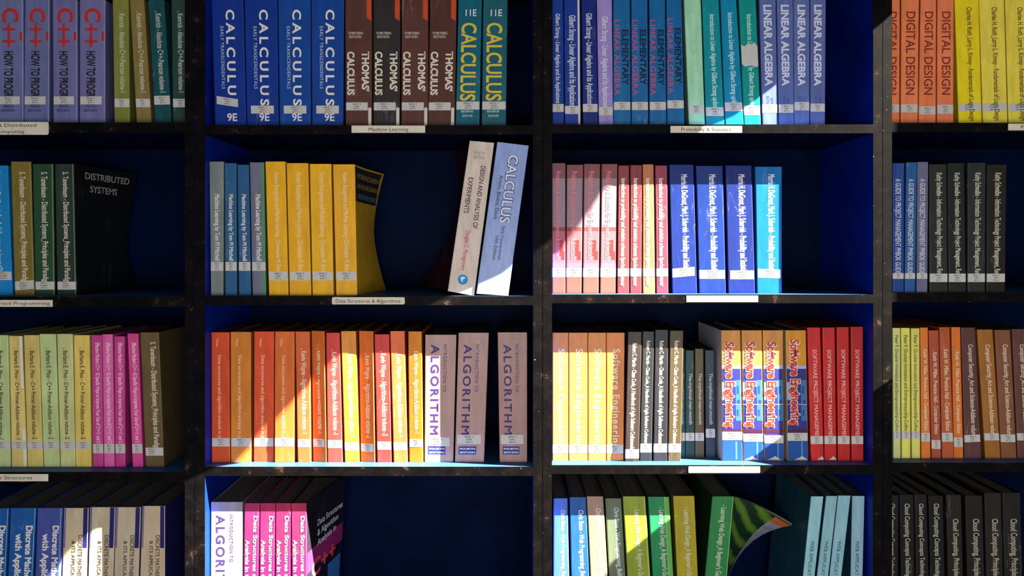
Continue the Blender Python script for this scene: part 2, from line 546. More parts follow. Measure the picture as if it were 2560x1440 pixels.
    def quad(u0, u1, y0, y1, color, lift, nm, tilt=0.0, m=None, parent=None, slant=0.0):
        y1 = min(y1, VY + (EYE - min(BL[1], BR[1])) / (S * (D + s) / D) - 0.8); y0 = max(y0, VY + (EYE - max(TL[1], TR[1])) / (S * (D + s) / D) + 0.5)
        us = sorted(set([u0, u1] + [x for x in (0.0, 0.03, 0.07, 0.12, 0.5, 0.88, 0.93, 0.97, 1.0) if u0 < x < u1]))
        vs = []
        for u in us:
            k = (u - u0) / (u1 - u0)
            vs.append(P(u, y0 + tilt * k, lift)); vs.append(P(u, y1 + tilt * k + slant * k, lift))
        fs = [(2 * i + 1, 2 * i + 3, 2 * i + 2, 2 * i) for i in range(len(us) - 1)]
        return part(nm, vs, fs, m or print_mat(color), root, parent)
    b.quad = quad
    lift0 = 0.00003 * len(bands)
    ylow = VY + (EYE - max(BL[1], BR[1])) / (S * (D + s) / D) - 5

    def vtext(s_, y0, y1, u0, u1, color, lift=0.00014, off=0.0, space=1.0, nm='title', parent=None, m=None):
        off += 0.008; lift += lift0; y1 = min(y1, ylow)
        gv, gf, a, c = glyphs(s_, off, space)
        vs = [P(u0 + gy / CAP * (u1 - u0), y0 + (gx - a) / (c - a) * (y1 - y0), lift) for gx, gy in gv]
        return part(nm, vs, gf, m or print_mat(color), root, parent)
    def htext(s_, u0, u1, y0, y1, color, lift=0.00014, off=0.0, space=1.0, nm='small_print', parent=None, m=None, tilt=0.0):
        lift += lift0
        gv, gf, a, c = glyphs(s_, off, space)
        vs = []
        for gx, gy in gv:
            k = (gx - a) / (c - a)
            vs.append(P(u0 + k * (u1 - u0), y1 - gy / CAP * (y1 - y0) + tilt * k, lift))
        return part(nm, vs, gf, m or print_mat(color), root, parent)
    b.vtext, b.htext = vtext, htext
    for i_, (u0, u1, y0, y1, c, *o) in enumerate(bands):
        quad(u0, u1, y0, y1, c, 0.00005 + 0.00003 * i_, 'printed_band', slant=o[0] if o else 0.0)
    for t in texts:
        k = dict(t[6]) if len(t) > 6 else {}
        fnc = vtext if t[0] == 'v' else htext
        if t[0] == 'v':
            s_, y0, y1, u0, u1 = t[1], t[2] + dt, t[3] + dt, t[4][0], t[4][1]
        else:
            s_, y0, y1, u0, u1 = t[1], t[2] + dt, t[3] + dt, t[4][0], t[4][1]
        out = k.pop('outline', None)
        if out:
            kk = dict(k); kk['off'] = k.get('off', 0) + 0.055; kk['lift'] = 0.00010; kk['nm'] = 'title_outline'
            if t[0] == 'v': vtext(s_, y0, y1, u0, u1, out, **kk)
            else: htext(s_, u0, u1, y0, y1, out, **kk)
        if t[0] == 'v': vtext(s_, y0, y1, u0, u1, t[5], **k)
        else: htext(s_, u0, u1, y0, y1, t[5], **k)
    if stick:
        u0, u1, y0, y1 = stick[:4]
        o = stick[4] if len(stick) > 4 else {}
        tilt = o.get('tilt', 0.0)
        st_ = quad(u0, u1, y0 + dt, y1 + dt, None, 0.00026 + lift0, 'call_number_sticker', tilt, STICK)
        lines = o.get('lines', ('005.1', 'DEI', '4711'))
        hgt = y1 - y0
        if o.get('rot'):
            for i, ln in enumerate(lines):
                uc = o.get('uc', 0.45)
                yy = y0 + dt + hgt * (0.12 + 0.29 * i)
                quad_u = (uc - 0.16, uc + 0.16)
                htext(ln, quad_u[0], quad_u[1], yy, yy + hgt * 0.15, None, 0.00034, 0.02, 1.0, 'sticker_print', st_, PRINT, tilt * 0.3)
        else:
            uc = (u0 + u1) / 2; hw = (u1 - u0) * 0.22
            vs, fs = [], []
            for i, ln in enumerate(lines):
                gv, gf, a, c = glyphs(ln, 0.015)
                sc_ = hw * len(ln) / 6.0
                yb_ = y0 + dt + hgt * (0.30 + 0.29 * i)
                k0 = len(vs)
                for gx, gy in gv:
                    k = (gx - a) / (c - a)
                    u = uc - sc_ + 2 * sc_ * k
                    vs.append(P(u, yb_ - gy / CAP * hgt * 0.17 + tilt * (u - u0) / (u1 - u0), 0.00034 + lift0))
                fs += [tuple(i_ + k0 for i_ in q_) for q_ in gf]
            part('sticker_print', vs, fs, PRINT, root, st_)
    return b

def flr(a, p=2.0, mid=0.5, base=0.0):
    """right board bowing outwards with depth, more at top and bottom"""
    return lambda t, v: (t ** p * (base + a * (abs(v - mid) / 0.5) ** 1.6), 0.0, 0.0)
# ------------------------------------------------------------------ rows of books
def series(bay, row, yref, noun, group, books, texts=(), stick=None, **common):
    n = len(books)
    out = []
    for i, bk in enumerate(books):
        xt0, xt1, xb0, xb1, ytop, color, look = bk[:7]
        ex = dict(common)
        if len(bk) > 7: ex.update(bk[7])
        place = ex.pop('place', None)
        if place is None:
            if n == 1: place = '%s shelf' % ROWN[row]
            elif i == 0: place = 'leftmost of %s, %s shelf' % (NUM[n], ROWN[row])
            elif i == n - 1: place = 'rightmost of %s, %s shelf' % (NUM[n], ROWN[row])
            else: place = '%s of %s from left, %s shelf' % (ORD[i], NUM[n], ROWN[row])
        label = '%s %s, %s, %s' % (look, noun, place, BAYN[bay])
        tx = ex.pop('texts', texts); st = ex.pop('stick', stick)
        yr = yref if yref[0] is not None else (ytop, yref[1])
        out.append(make_book(bay, row, (xt0, xt1, xb0, xb1), color, label, group if n > 1 else None, yref=yr, ytop=ytop,
                             texts=tx, stick=st, **ex))
    return out

W = (200, 200, 198)       # white ink
CR = (196, 190, 176)      # cream ink
K = (28, 26, 30)          # black ink

# ================= bookcase 1
R1 = (0, 300)
series(1, 1, R1, 'red-titled programming book', 'lavender programming books', [
    (-8, 58, -8, 59, -4, (96, 104, 150), 'lavender'),
    (62, 124, 60, 123, -4, (92, 100, 146), 'lavender'),
    (131, 193, 133, 194, 0, (97, 98, 146), 'lavender'),
    (199, 263, 199, 263, 0, (101, 100, 148), 'lavender')],
    texts=[('v', 'C', 20, 56, (0.22, 0.80), (170, 40, 35), {'off': 0.02}), ('v', '+', 58, 88, (0.10, 0.78), (170, 40, 35), {'off': 0.0}),
           ('v', '+', 88, 118, (0.10, 0.78), (170, 40, 35)), ('v', 'HOW TO PROGRAM', 128, 262, (0.28, 0.60), K, {'off': 0.025}),
           ('h', 'TENTH', 264, 269, (0.22, 0.62), (40, 40, 90), {'off': 0.03}), ('h', 'EDITION', 273, 279, (0.17, 0.67), (40, 40, 90), {'off': 0.03})],
    stick=(0.0, 0.86, 241, 261), bands=[(0.86, 1.0, 80, 102, (165, 35, 35)), (0.96, 1.0, -4, 308, (150, 155, 190))], depth=0.178)
KEN = [('v', ', Kenrick - Absolute C++-Pearson volume-1', 28, 231, (0.42, 0.76), (176, 176, 166), {'off': 0.006})]
series(1, 1, R1, 'white-lettered programming book', 'volumes lettered in white by the far-left post', [
    (281, 321, 286, 324, -2, (112, 118, 52), 'olive green', {'texts': KEN}),
    (324, 360, 341, 378, -2, (118, 104, 58), 'olive brown', {'texts': KEN}),
    (370, 410, 387, 428, -2, (18, 68, 76), 'dark teal', {'texts': KEN, 'stick': (0.0, 1.0, 240, 262, {'tilt': -1})}),
    (428, 466, 432, 470, -2, (36, 62, 58), 'blackish green', {'texts': KEN, 's': 0.036})],
    stick=(0.0, 1.0, 247, 268, {'tilt': 0}), s=0.032)

R2 = (None, 735)
series(1, 2, R2, 'cloud computing book', None, [
    (-22, 19, -22, 31, 414, (20, 118, 182), 'bright blue')],
    texts=[('v', 'Distributed and Cloud Computing From Parallel Processing to the Internet of Things', 430, 690, (0.28, 0.56), W)],
    stick=(0.0, 1.0, 679, 700, {'rot': 1, 'uc': 0.6}))
TAN = [('v', 'S. Tanenbaum - Distributed Systems_Principles and Paradigms', 430, 716, (0.42, 0.70), CR, {'off': 0.006})]
_b3 = series(1, 2, R2, 'distributed systems book', 'distributed systems books', [
    (27, 77, 37, 86, 404, (112, 98, 42), 'mustard brown', {'stick': (0, 1, 704, 726, {'rot': 1, 'tilt': -4})}),
    (81, 133, 88, 137, 410, (34, 66, 46), 'dark green'),
    (137, 184, 143, 191, 410, (36, 52, 44), 'blackish green cover-showing', {'flR': flr(0.018, 1.5, 0.4), 'nv': 9, 'nt': 8, 'side': (14, 20, 22)})],
    texts=TAN, stick=(0, 1, 704, 724, {'rot': 1}), bands=[(0.93, 0.97, 404, 742, (110, 118, 80))], side=(12, 18, 20), depth=0.2)
DSB = _b3[2]

BAR = lambda k: [('v', ', Barbara E. Moo - C++ Primer-Addison volume -%d' % k, 871, 1098, (0.38, 0.66), K, {'off': 0.004})]
G, Y = (168, 186, 132), (196, 178, 108)
series(1, 3, R2[:1] + (1160,), 'programming primer', 'green and yellow primers', [
    (-22, 20, -20, 26, 838, G, 'pale green', {'texts': BAR(1)}),
    (22, 55, 29, 67, 840, Y, 'pale yellow white-striped', {'texts': BAR(1), 'bands': [(0.80, 1.0, 840, 970, W), (0.80, 1.0, 1072, 1180, W)]}),
    (59, 97, 69, 107, 838, (188, 172, 100), 'dull yellow', {'texts': BAR(2)}),
    (98, 139, 109, 149, 835, (168, 186, 128), 'pale green', {'texts': BAR(2)}),
    (142, 181, 151, 188, 835, (180, 184, 128), 'yellow green', {'texts': BAR(2)}),
    (184, 223, 189, 228, 838, (200, 178, 92), 'warm yellow', {'texts': BAR(2)})],
    stick=(0, 1, 1104, 1124, {'tilt': -2}), s=0.034)
series(1, 3, R2[:1] + (1160,), 'programming book', 'pink programming books', [
    (228, 254, 232, 258, 838, (176, 62, 128), 'deep pink'),
    (255, 281, 260, 286, 836, (196, 88, 152), 'light pink'),
    (285, 311, 288, 313, 841, (178, 56, 128), 'deep pink'),
    (318, 345, 331, 357, 834, (190, 66, 132), 'bright pink')],
    texts=[('v', 'Effective Modern C++  42 Specific Ways to Improve Your Use of C++11 and C++14', 857, 1125, (0.40, 0.78), (214, 186, 204), {'off': 0.008})],
    stick=(0, 1, 1110, 1133), s=0.034)
series(1, 3, R2[:1] + (1160,), 'distributed systems book beside the pink ones', None, [
    (350, 397, 364, 410, 831, (90, 76, 46), 'olive brown')],
    texts=[('v', 'S. Tanenbaum - Distributed Systems_Principles and Paradigms', 855, 1130, (0.52, 0.80), CR, {'off': 0.006})],
    stick=(0, 1, 1119, 1139, {'rot': 1, 'uc': 0.35}), s=0.034)

R4 = (None, 1440)
DM = [('v', 'Discrete Mathematics', 1314, 1500, (0.66, 0.90), W, {'off': 0.03}), ('v', 'with Applications', 1334, 1500, (0.26, 0.50), W, {'off': 0.03})]
series(1, 4, R4, 'discrete mathematics textbook', 'blue discrete mathematics textbooks', [
    (-42, 22, -48, 14, 1271, (20, 78, 152), 'royal blue'),
    (26, 90, 20, 82, 1270, (22, 80, 150), 'royal blue'),
    (94, 155, 88, 149, 1270, (60, 74, 146), 'violet blue')], texts=DM, s=0.026, bands=[(0.95, 1.0, 1268, 1610, (120, 160, 200))])
DT = [('v', 'DISCRETE MATHEMATICS', 1338, 1480, (0.62, 0.78), (60, 45, 40), {'off': 0.006}), ('v', '& ITS APPLICATIONS', 1352, 1480, (0.36, 0.50), (60, 45, 40), {'off': 0.006})]
NB = [(0.0, 0.09, 1262, 1370, (96, 92, 150)), (0.80, 1.0, 1262, 1370, (30, 30, 96))]
series(1, 4, R4, 'navy-cornered mathematics book', 'cream discrete mathematics books', [
    (160, 221, 155, 217, 1270, (178, 164, 140), 'cream'),
    (225, 288, 220, 283, 1268, (176, 164, 142), 'cream'),
    (290, 352, 285, 346, 1268, (174, 162, 140), 'cream'),
    (356, 412, 350, 412, 1265, (180, 162, 138), 'cream', {'side': (30, 30, 80)})], texts=DT, bands=NB, s=0.031, side=(60, 60, 100), depth=0.2)

# ================= bookcase 2
CA = lambda: [('v', 'CALCULUS', 24, 264, (0.45, 0.70), W, {'off': 0.02, 'space': 1.45}),
              ('v', 'EARLY TRANSCENDENTALS', 66, 222, (0.26, 0.36), (160, 175, 200), {'space': 1.2}),
              ('h', '9E', 284, 302, (0.40, 0.72), W, {'off': 0.02})]
series(2, 1, R1, 'calculus textbook', 'blue calculus textbooks', [
    (528, 608, 537, 615, -12, (12, 46, 128), 'navy blue crookedly stickered', {'stick': (0.08, 0.76, 240, 260, {'tilt': 8})}),
    (611, 693, 617, 696, -12, (12, 48, 130), 'navy blue'),
    (695, 776, 699, 777, -12, (14, 62, 138), 'navy blue'),
    (778, 860, 780, 858, -12, (14, 58, 134), 'navy blue')], texts=CA(), stick=(0.14, 0.86, 264, 284), bands=[(0.975, 1.0, -12, 316, (90, 110, 160))])
TH_ = [('v', "THOMAS'", 129, 228, (0.63, 0.88), CR, {'off': 0.03}), ('v', 'CALCULUS', 129, 238, (0.08, 0.33), CR, {'off': 0.03}),
       ('h', 'THIRTEEN', 80, 86, (0.10, 0.66), (170, 160, 150), {'off': 0.03}), ('h', 'EDITION', 89, 95, (0.15, 0.60), (170, 160, 150), {'off': 0.03})]
OB = [(0.80, 1.0, -10, 44, (176, 66, 34), 10), (0.86, 1.0, 269, 314, (190, 184, 176))]
series(2, 1, R1, 'orange-cornered calculus textbook', 'brown and black calculus textbooks', [
    (863, 930, 864, 930, -8, (78, 48, 42), 'dark brown'),
    (933, 1001, 933, 1000, -8, (42, 38, 38), 'black'),
    (1004, 1071, 1003, 1070, -8, (80, 48, 42), 'dark brown'),
    (1075, 1142, 1070, 1137, -8, (74, 44, 38), 'dark brown')], texts=TH_, stick=(0, 0.84, 256, 276), bands=OB)
series(2, 1, R1, 'calculus textbook lettered in yellow', 'teal calculus textbooks', [
    (1146, 1205, 1139, 1199, -10, (10, 84, 104), 'teal'),
    (1208, 1269, 1204, 1265, -10, (20, 82, 96), 'dark teal')],
    texts=[('v', 'CALCULUS', 57, 252, (0.18, 0.78), (190, 168, 50), {'off': 0.012}), ('h', '11E', 24, 40, (0.32, 0.78), W, {'off': 0.01}),
           ('h', 'BIVENS', 276, 281, (0.22, 0.72), (140, 170, 180), {'off': 0.03}), ('h', 'DAVIS', 287, 292, (0.28, 0.70), (140, 170, 180), {'off': 0.03})],
    stick=(0, 1, 254, 274))

MLT = [('v', 'Machine Learning by Tom M Mitchell', 486, 652, (0.38, 0.72), (190, 190, 190), {'off': 0.02})]
series(2, 2, R2, 'machine learning book', 'thin machine learning books', [
    (523, 559, 527, 558, 404, (108, 118, 118), 'grey'),
    (561, 591, 563, 592, 408, (36, 84, 124), 'steel blue'),
    (593, 622, 597, 627, 412, (34, 82, 126), 'steel blue'),
    (624, 660, 631, 665, 406, (96, 100, 122), 'grey green-edged', {'bands': [(0.82, 1.0, 406, 740, (60, 136, 60))]})],
    texts=MLT, stick=(0, 1, 655, 677), s=0.020)
PT = [('v', 'Pattern Recognition and Machine Learning - Christopher M. Bishop', 432, 686, (0.44, 0.66), (210, 190, 150), {'off': 0.0})]
b = series(2, 2, R2, 'machine learning textbook', 'yellow machine learning textbooks', [
    (663, 713, 672, 721, 404, (212, 156, 26), 'golden yellow'),
    (716, 770, 724, 778, 408, (208, 152, 24), 'golden yellow'),
    (774, 828, 781, 834, 410, (212, 158, 24), 'golden yellow'),
    (832, 887, 840, 893, 411, (206, 150, 24), 'golden yellow cover-showing', {'flR': flr(0.024, 1.6, 0.5), 'nv': 11, 'nt': 9})],
    texts=PT, stick=(0, 1, 679, 701), s=0.018, side=(176, 140, 30), depth=0.19)
YB = b[3]

# two leaning books
b = series(2, 2, (352, 735), 'experiment design textbook', None, [
    (1174, 1236, 1118, 1186, 352, (184, 170, 162), 'leaning white', {'lean': (352, 357, 727, 738)})], s=0.008,
    texts=[('v', 'DESIGN AND ANALYSIS OF', 414, 570, (0.60, 0.78), (60, 44, 44), {'off': 0.008}), ('v', 'EXPERIMENTS', 445, 535, (0.18, 0.36), (60, 44, 44), {'off': 0.008}),
           ('v', 'Douglas C. Montgomery', 577, 677, (0.38, 0.54), (170, 40, 50)),
           ('h', 'NINETH', 379, 386, (0.26, 0.68), (120, 108, 108)), ('h', 'EDITION', 390, 398, (0.26, 0.68), (110, 98, 98))],
    side=(38, 12, 20), flL=lambda t, v: (-(t ** 1.5) * (0.020 + 0.036 * (abs(v - 0.62) / 0.5) ** 1.7), 0, 0), nv=11, nt=9, place='second shelf beside the pale blue one')
DA = b[0]
b = series(2, 2, (356, 735), 'calculus textbook', None, [
    (1243, 1323, 1190, 1271, 356, (124, 144, 194), 'leaning pale blue', {'lean': (355, 364, 733, 738)})], s=0.006,
    texts=[('v', 'CALCULUS', 388, 556, (0.42, 0.72), (196, 200, 214), {'outline': (70, 84, 130), 'off': 0.0}),
           ('v', 'Anton, Bivens, Davis', 440, 550, (0.22, 0.34), (40, 50, 80)), ('v', 'Early Transcendentals', 566, 650, (0.52, 0.62), (40, 50, 80)), ('v', '10th Edition', 590, 650, (0.36, 0.46), (40, 50, 80))],
    place='second shelf near the right post', rough=0.3)
CAB = b[0]

OT = [('v', 'Data structures and algorithm analysis in Java', 888, 1108, (0.38, 0.54), (222, 184, 156), {'off': 0.002}),
      ('v', 'Weiss', 846, 866, (0.28, 0.40), (222, 184, 156))]
R3 = (None, 1155)
series(2, 3, R3, 'data structures textbook', 'orange data structures textbooks', [
    (528, 573, 529, 575, 831, (188, 70, 36), 'red orange'),
    (576, 627, 577, 627, 830, (188, 112, 40), 'amber'),
    (635, 685, 634, 684, 829, (196, 72, 40), 'red orange', {'s': 0.033}),
    (687, 736, 686, 736, 829, (196, 98, 42), 'orange')], texts=OT, stick=(0, 1, 1095, 1116))
KW = lambda k: [('v', ', Kevin Wayne - Algorithms-Addison volume -%d' % k, 872, 1084, (0.40, 0.76), (226, 206, 180), {'off': 0.006})]
series(2, 3, R3, 'algorithms book', 'orange and red algorithms books', [
    (738, 774, 744, 777, 829, (192, 88, 46), 'dull orange', {'texts': KW(1), 's': 0.030}),
    (777, 811, 781, 817, 828, (188, 94, 38), 'brown orange', {'texts': KW(1), 'yaw': 0.0055}),
    (815, 849, 819, 857, 832, (188, 60, 54), 'brick red', {'texts': KW(1), 'dt': 2}),
    (852, 889, 862, 898, 828, (202, 128, 38), 'amber', {'texts': KW(1), 'dt': 8, 'yaw': -0.001}),
    (896, 933, 901, 938, 828, (196, 98, 42), 'orange', {'texts': KW(2), 'dt': 12, 'yaw': 0.0055}),
    (936, 973, 943, 979, 836, (188, 52, 48), 'crimson red', {'texts': KW(2), 'dt': 6}),
    (975, 1011, 984, 1019, 828, (202, 92, 46), 'bright orange', {'texts': KW(1), 'dt': 8, 'yaw': -0.001}),
    (1020, 1054, 1023, 1058, 829, (198, 118, 34), 'amber', {'texts': KW(1), 'dt': 0, 'yaw': 0.002})],
    stick=(0, 1, 1098, 1118))
AT = [('v', 'ALGORITHMS', 861, 1108, (0.20, 0.45), (56, 34, 96), {'off': 0.015, 'space': 1.3}), ('v', 'INTRODUCTION TO', 860, 980, (0.60, 0.70), (66, 44, 90), {'space': 1.25, 'off': 0.01}),
      ('h', 'FOURTH', 1120, 1124, (0.16, 0.68), W, {'off': 0.03}), ('h', 'EDITION', 1129, 1133, (0.16, 0.68), W, {'off': 0.03})]
AB = [(0.12, 0.72, 1116, 1136, (36, 44, 120))]
series(2, 3, R3, 'purple-titled algorithms textbook', 'pinkish grey algorithms textbooks', [
    (1063, 1141, 1061, 1133, 837, (156, 126, 122), 'pinkish grey', {'stick': (0.0, 0.86, 1092, 1114, {'tilt': 2})}),
    (1146, 1222, 1137, 1210, 832, (154, 124, 120), 'pinkish grey'),
    (1244, 1318, 1249, 1318, 831, (148, 114, 110), 'pinkish grey')], texts=AT, bands=AB, stick=(0.06, 0.86, 1087, 1110), side=(60, 45, 45), s=0.032)

series(2, 4, R4, 'algorithms textbook', None, [
    (527, 606, 526, 606, 1255, (140, 138, 150), 'pale grey', {'place': 'leftmost on the bottom shelf'})],
    texts=[('v', 'ALGORITHMS', 1288, 1535, (0.18, 0.44), (56, 44, 90), {'off': 0.015, 'space': 1.3}), ('v', 'INTRODUCTION TO', 1286, 1405, (0.60, 0.70), (66, 44, 90), {'space': 1.25})],
    s=0.024)
PKT = [('v', 'Data Structures and Algorithm', 1290, 1560, (0.62, 0.88), (225, 190, 205), {'off': 0.02, 'outline': (60, 24, 70)}),
       ('v', 'Analysis in C++', 1350, 1470, (0.12, 0.38), (225, 190, 205), {'off': 0.02, 'outline': (60, 24, 70)})]
b = series(2, 4, R4, 'data structures textbook', 'pink data structures textbooks', [
    (611, 649, 608, 646, 1258, (152, 38, 88), 'crimson pink'),
    (650, 688, 648, 686, 1258, (160, 38, 86), 'crimson pink'),
    (689, 727, 688, 726, 1258, (158, 36, 82), 'crimson pink'),
    (728, 766, 729, 767, 1258, (162, 38, 80), 'crimson pink cover-showing', {'flR': lambda t, v: (t ** 1.3 * (0.022 + 0.014 * v), 0, 0), 'nv': 7, 'nt': 6, 'side': (22, 18, 26)})],
    texts=PKT, s=0.024, side=(150, 40, 110), depth=0.18, bands=[(0, 1, 1388, 1620, (120, 30, 90))])
CPP = b[3]

# ================= bookcase 3
GS = [('v', 'Gilbert Strang - Linear Algebra and Its Applications', 33, 262, (0.32, 0.70), (186, 188, 196), {'off': 0.008})]
series(3, 1, R1, 'tall linear algebra book', 'tall thin linear algebra books', [
    (1380, 1408, 1381, 1410, -8, (16, 52, 132), 'deep blue', {'texts': [('v', GS[0][1], 34, 258, (0.32, 0.70), (186, 188, 196), {'off': 0.008})]}),
    (1410, 1450, 1412, 1452, -8, (16, 50, 130), 'deep blue white-edged', {'bands': [(0.84, 1.0, -10, 320, (180, 178, 184))], 'dt': 5}),
    (1453, 1490, 1457, 1495, -8, (14, 34, 108), 'navy'),
    (1492, 1530, 1497, 1533, -8, (136, 120, 184), 'lilac', {'dt': 8})], texts=GS, stick=(0, 1, 260, 280, {'tilt': 0}))
EL = [('v', 'LINEAR ALGEBRA', 50, 238, (0.06, 0.38), (176, 62, 104), {'off': -0.004, 'space': 1.1}), ('v', 'ELEMENTARY', 74, 213, (0.52, 0.88), (10, 22, 48), {'off': 0.02})]
series(3, 1, R1, 'elementary linear algebra book', 'blue and pink-lettered algebra books', [
    (1533, 1575, 1534, 1577, -8, (14, 90, 142), 'cerulean blue'),
    (1578, 1619, 1579, 1621, -8, (16, 88, 144), 'cerulean blue'),
    (1623, 1663, 1624, 1666, -8, (16, 88, 142), 'cerulean blue'),
    (1666, 1704, 1668, 1711, -8, (14, 88, 142), 'cerulean blue', {'dt': -4})], texts=EL, stick=(0, 1, 255, 275))
IT = lambda c: [('v', 'Introduction to Linear Algebra by Gilbert Strang updated', 36, 276, (0.42, 0.70), c, {'off': 0.006})]
_b4 = series(3, 1, R1, 'introductory linear algebra book', 'teal and mint algebra books', [
    (1710, 1752, 1722, 1762, -10, (140, 192, 160), 'mint green', {'texts': IT((158, 200, 172)), 'stick': (0, 1, 262, 284)}),
    (1755, 1797, 1765, 1811, -10, (0, 124, 136), 'teal', {'texts': IT((170, 208, 204)), 'stick': (0, 1, 268, 290)}),
    (1801, 1841, 1813, 1859, -10, (0, 118, 156), 'turquoise blue', {'texts': IT((170, 208, 216)), 'stick': (0, 1, 260, 282), 'dt': -4}),
    (1847, 1890, 1860, 1902, -10, (0, 128, 122), 'green teal torn-spined', {'texts': IT((170, 208, 204)), 'stick': (0, 1, 264, 288)})])
TORNB = _b4[3]
RT = [('v', 'LINEAR ALGEBRA', 12, 215, (0.26, 0.70), (184, 190, 210), {'off': 0.03}), ('v', 'SIXTH', 244, 262, (0.56, 0.72), (50, 60, 100)), ('v', 'EDITION', 240, 262, (0.30, 0.46), (50, 60, 100))]
series(3, 1, R1, 'bold-titled algebra textbook', 'slate blue algebra textbooks', [
    (1898, 1940, 1906, 1945, -8, (80, 96, 150), 'slate blue', {'yaw': -0.0008}),
    (1942, 1983, 1947, 1985, -8, (78, 94, 150), 'slate blue'),
    (1984, 2024, 1986, 2024, -8, (80, 96, 150), 'slate blue', {'stick': (0, 1, 255, 276)}),
    (2026, 2065, 2026, 2063, -8, (80, 92, 146), 'slate blue', {'stick': (0, 1, 259, 279)})], texts=RT, stick=(0, 1, 261, 282))

PS = [('v', 'Probability & Statistics for Engineers & Scientists', 428, 648, (0.30, 0.62), (200, 110, 120), {'off': 0.010})]
PB = [(0.0, 1.0, 446, 572, (134, 114, 126)), (0.0, 1.0, 572, 672, (168, 88, 96)), (0.0, 1.0, 568, 578, (128, 58, 60)), (0.55, 0.80, 600, 640, (150, 44, 44)), (0.68, 0.92, 628, 650, (150, 44, 44)), (0.0, 1.0, 658, 672, (196, 96, 150))]
PBX = PB + [(0.0, 1.0, 692, 740, (120, 74, 64))]
series(3, 2, R2, 'pink-banded probability textbook', 'brown and pink probability textbooks', [
    (1380, 1414, 1380, 1414, 408, (112, 68, 78), 'plum brown'),
    (1417, 1458, 1415, 1454, 412, (116, 66, 74), 'plum brown'),
    (1460, 1501, 1457, 1497, 410, (116, 68, 72), 'plum brown', {'yaw': -0.0004}),
    (1504, 1544, 1500, 1540, 410, (118, 68, 74), 'plum brown', {'yaw': -0.001})], texts=PS, bands=PBX, stick=(0, 1, 670, 693))
SC = [('v', 'Introduction to probability and statistics schaums lipschutz seymour', 446, 716, (0.30, 0.66), (216, 208, 184), {'off': 0.02, 'lift': 0.0004})]
series(3, 2, R2, 'statistics book', 'thin statistics books', [
    (1546, 1573, 1543, 1573, 414, (126, 54, 58), 'maroon'),
    (1576, 1605, 1575, 1604, 413, (122, 50, 58), 'maroon'),
    (1607, 1634, 1607, 1638, 411, (168, 106, 74), 'tan'),
    (1638, 1668, 1641, 1671, 414, (130, 54, 72), 'wine red')], texts=SC, stick=(0, 1, 671, 691))
ZT = [('v', 'Morris H. DeGroot, Mark J. Schervish - Probability and Statistics', 436, 682, (0.48, 0.72), (206, 210, 214), {'off': 0.012})]
series(3, 2, R2, 'thick probability textbook', 'thick blue probability textbooks', [
    (1673, 1734, 1681, 1743, 412, (15, 38, 108), 'ultramarine', {'stick': (0.02, 0.92, 672, 694, {'tilt': -5})}),
    (1740, 1807, 1748, 1815, 415, (15, 44, 114), 'ultramarine', {'stick': (0.0, 1.0, 675, 697)}),
    (1814, 1879, 1821, 1888, 414, (15, 35, 104), 'ultramarine', {'stick': (0.08, 0.98, 676, 698)}),
    (1888, 1955, 1893, 1955, 417, (5, 94, 160), 'azure')], texts=ZT, stick=(0.04, 0.94, 672, 694, {'tilt': 2}))

YT = [('v', 'Software Engineering', 872, 1120, (0.38, 0.74), (214, 202, 180), {'off': 0.01, 'space': 1.15})]
series(3, 3, R3, 'software engineering textbook', 'plain orange software textbooks', [
    (1381, 1421, 1381, 1421, 832, (192, 120, 62), 'plain orange'),
    (1422, 1469, 1422, 1469, 832, (194, 120, 60), 'plain orange'),
    (1470, 1515, 1470, 1515, 832, (196, 122, 60), 'plain orange'),
    (1516, 1562, 1516, 1559, 832, (196, 116, 58), 'plain orange')], texts=YT, stick=(0, 1, 1112, 1133), s=0.031)
RC = [('v', 'Robert C. Martin - Clean Code_A Handbook of Agile Software Craftsmanship', 852, 1122, (0.36, 0.66), (206, 206, 190), {'off': 0.008})]
series(3, 3, R3, 'coding handbook', 'black and brown coding handbooks', [
    (1570, 1605, 1562, 1597, 830, (50, 41, 38), 'dark brown', {'stick': (0, 1, 1117, 1140), 'dt': 6, 's': 0.026}),
    (1607, 1636, 1599, 1629, 829, (36, 39, 42), 'charcoal'),
    (1638, 1671, 1633, 1668, 825, (35, 36, 42), 'charcoal'),
    (1675, 1709, 1670, 1702, 827, (70, 59, 38), 'olive brown')], texts=RC, stick=(0, 1, 1109, 1131), s=0.028)
MM = [('v', 'The-mythical-man-month', 933, 1061, (0.40, 0.76), (176, 180, 182), {'off': 0.004})]
series(3, 3, (None, 1143), 'short management book', 'short set-back books', [
    (1702, 1712, 1696, 1713, 872, (22, 70, 78), 'sea green half-hidden'),
    (1714, 1735, 1714, 1737, 876, (30, 58, 62), 'dark teal'),
    (1738, 1759, 1738, 1761, 872, (82, 70, 50), 'khaki brown'),
    (1763, 1786, 1765, 1789, 876, (36, 52, 68), 'dark navy', {'stick': (0, 1, 1072, 1094, {'rot': 1, 'uc': .5})})], texts=MM, stick=(0, 1, 1082, 1102, {'rot': 1, 'uc': 0.5}), s=0.055, depth=0.15)
ST_ = [('v', 'Software Engineering', 855, 1070, (0.22, 0.64), (172, 46, 34), {'outline': (212, 190, 186), 'off': 0.018, 'lift': 0.0002}), ]
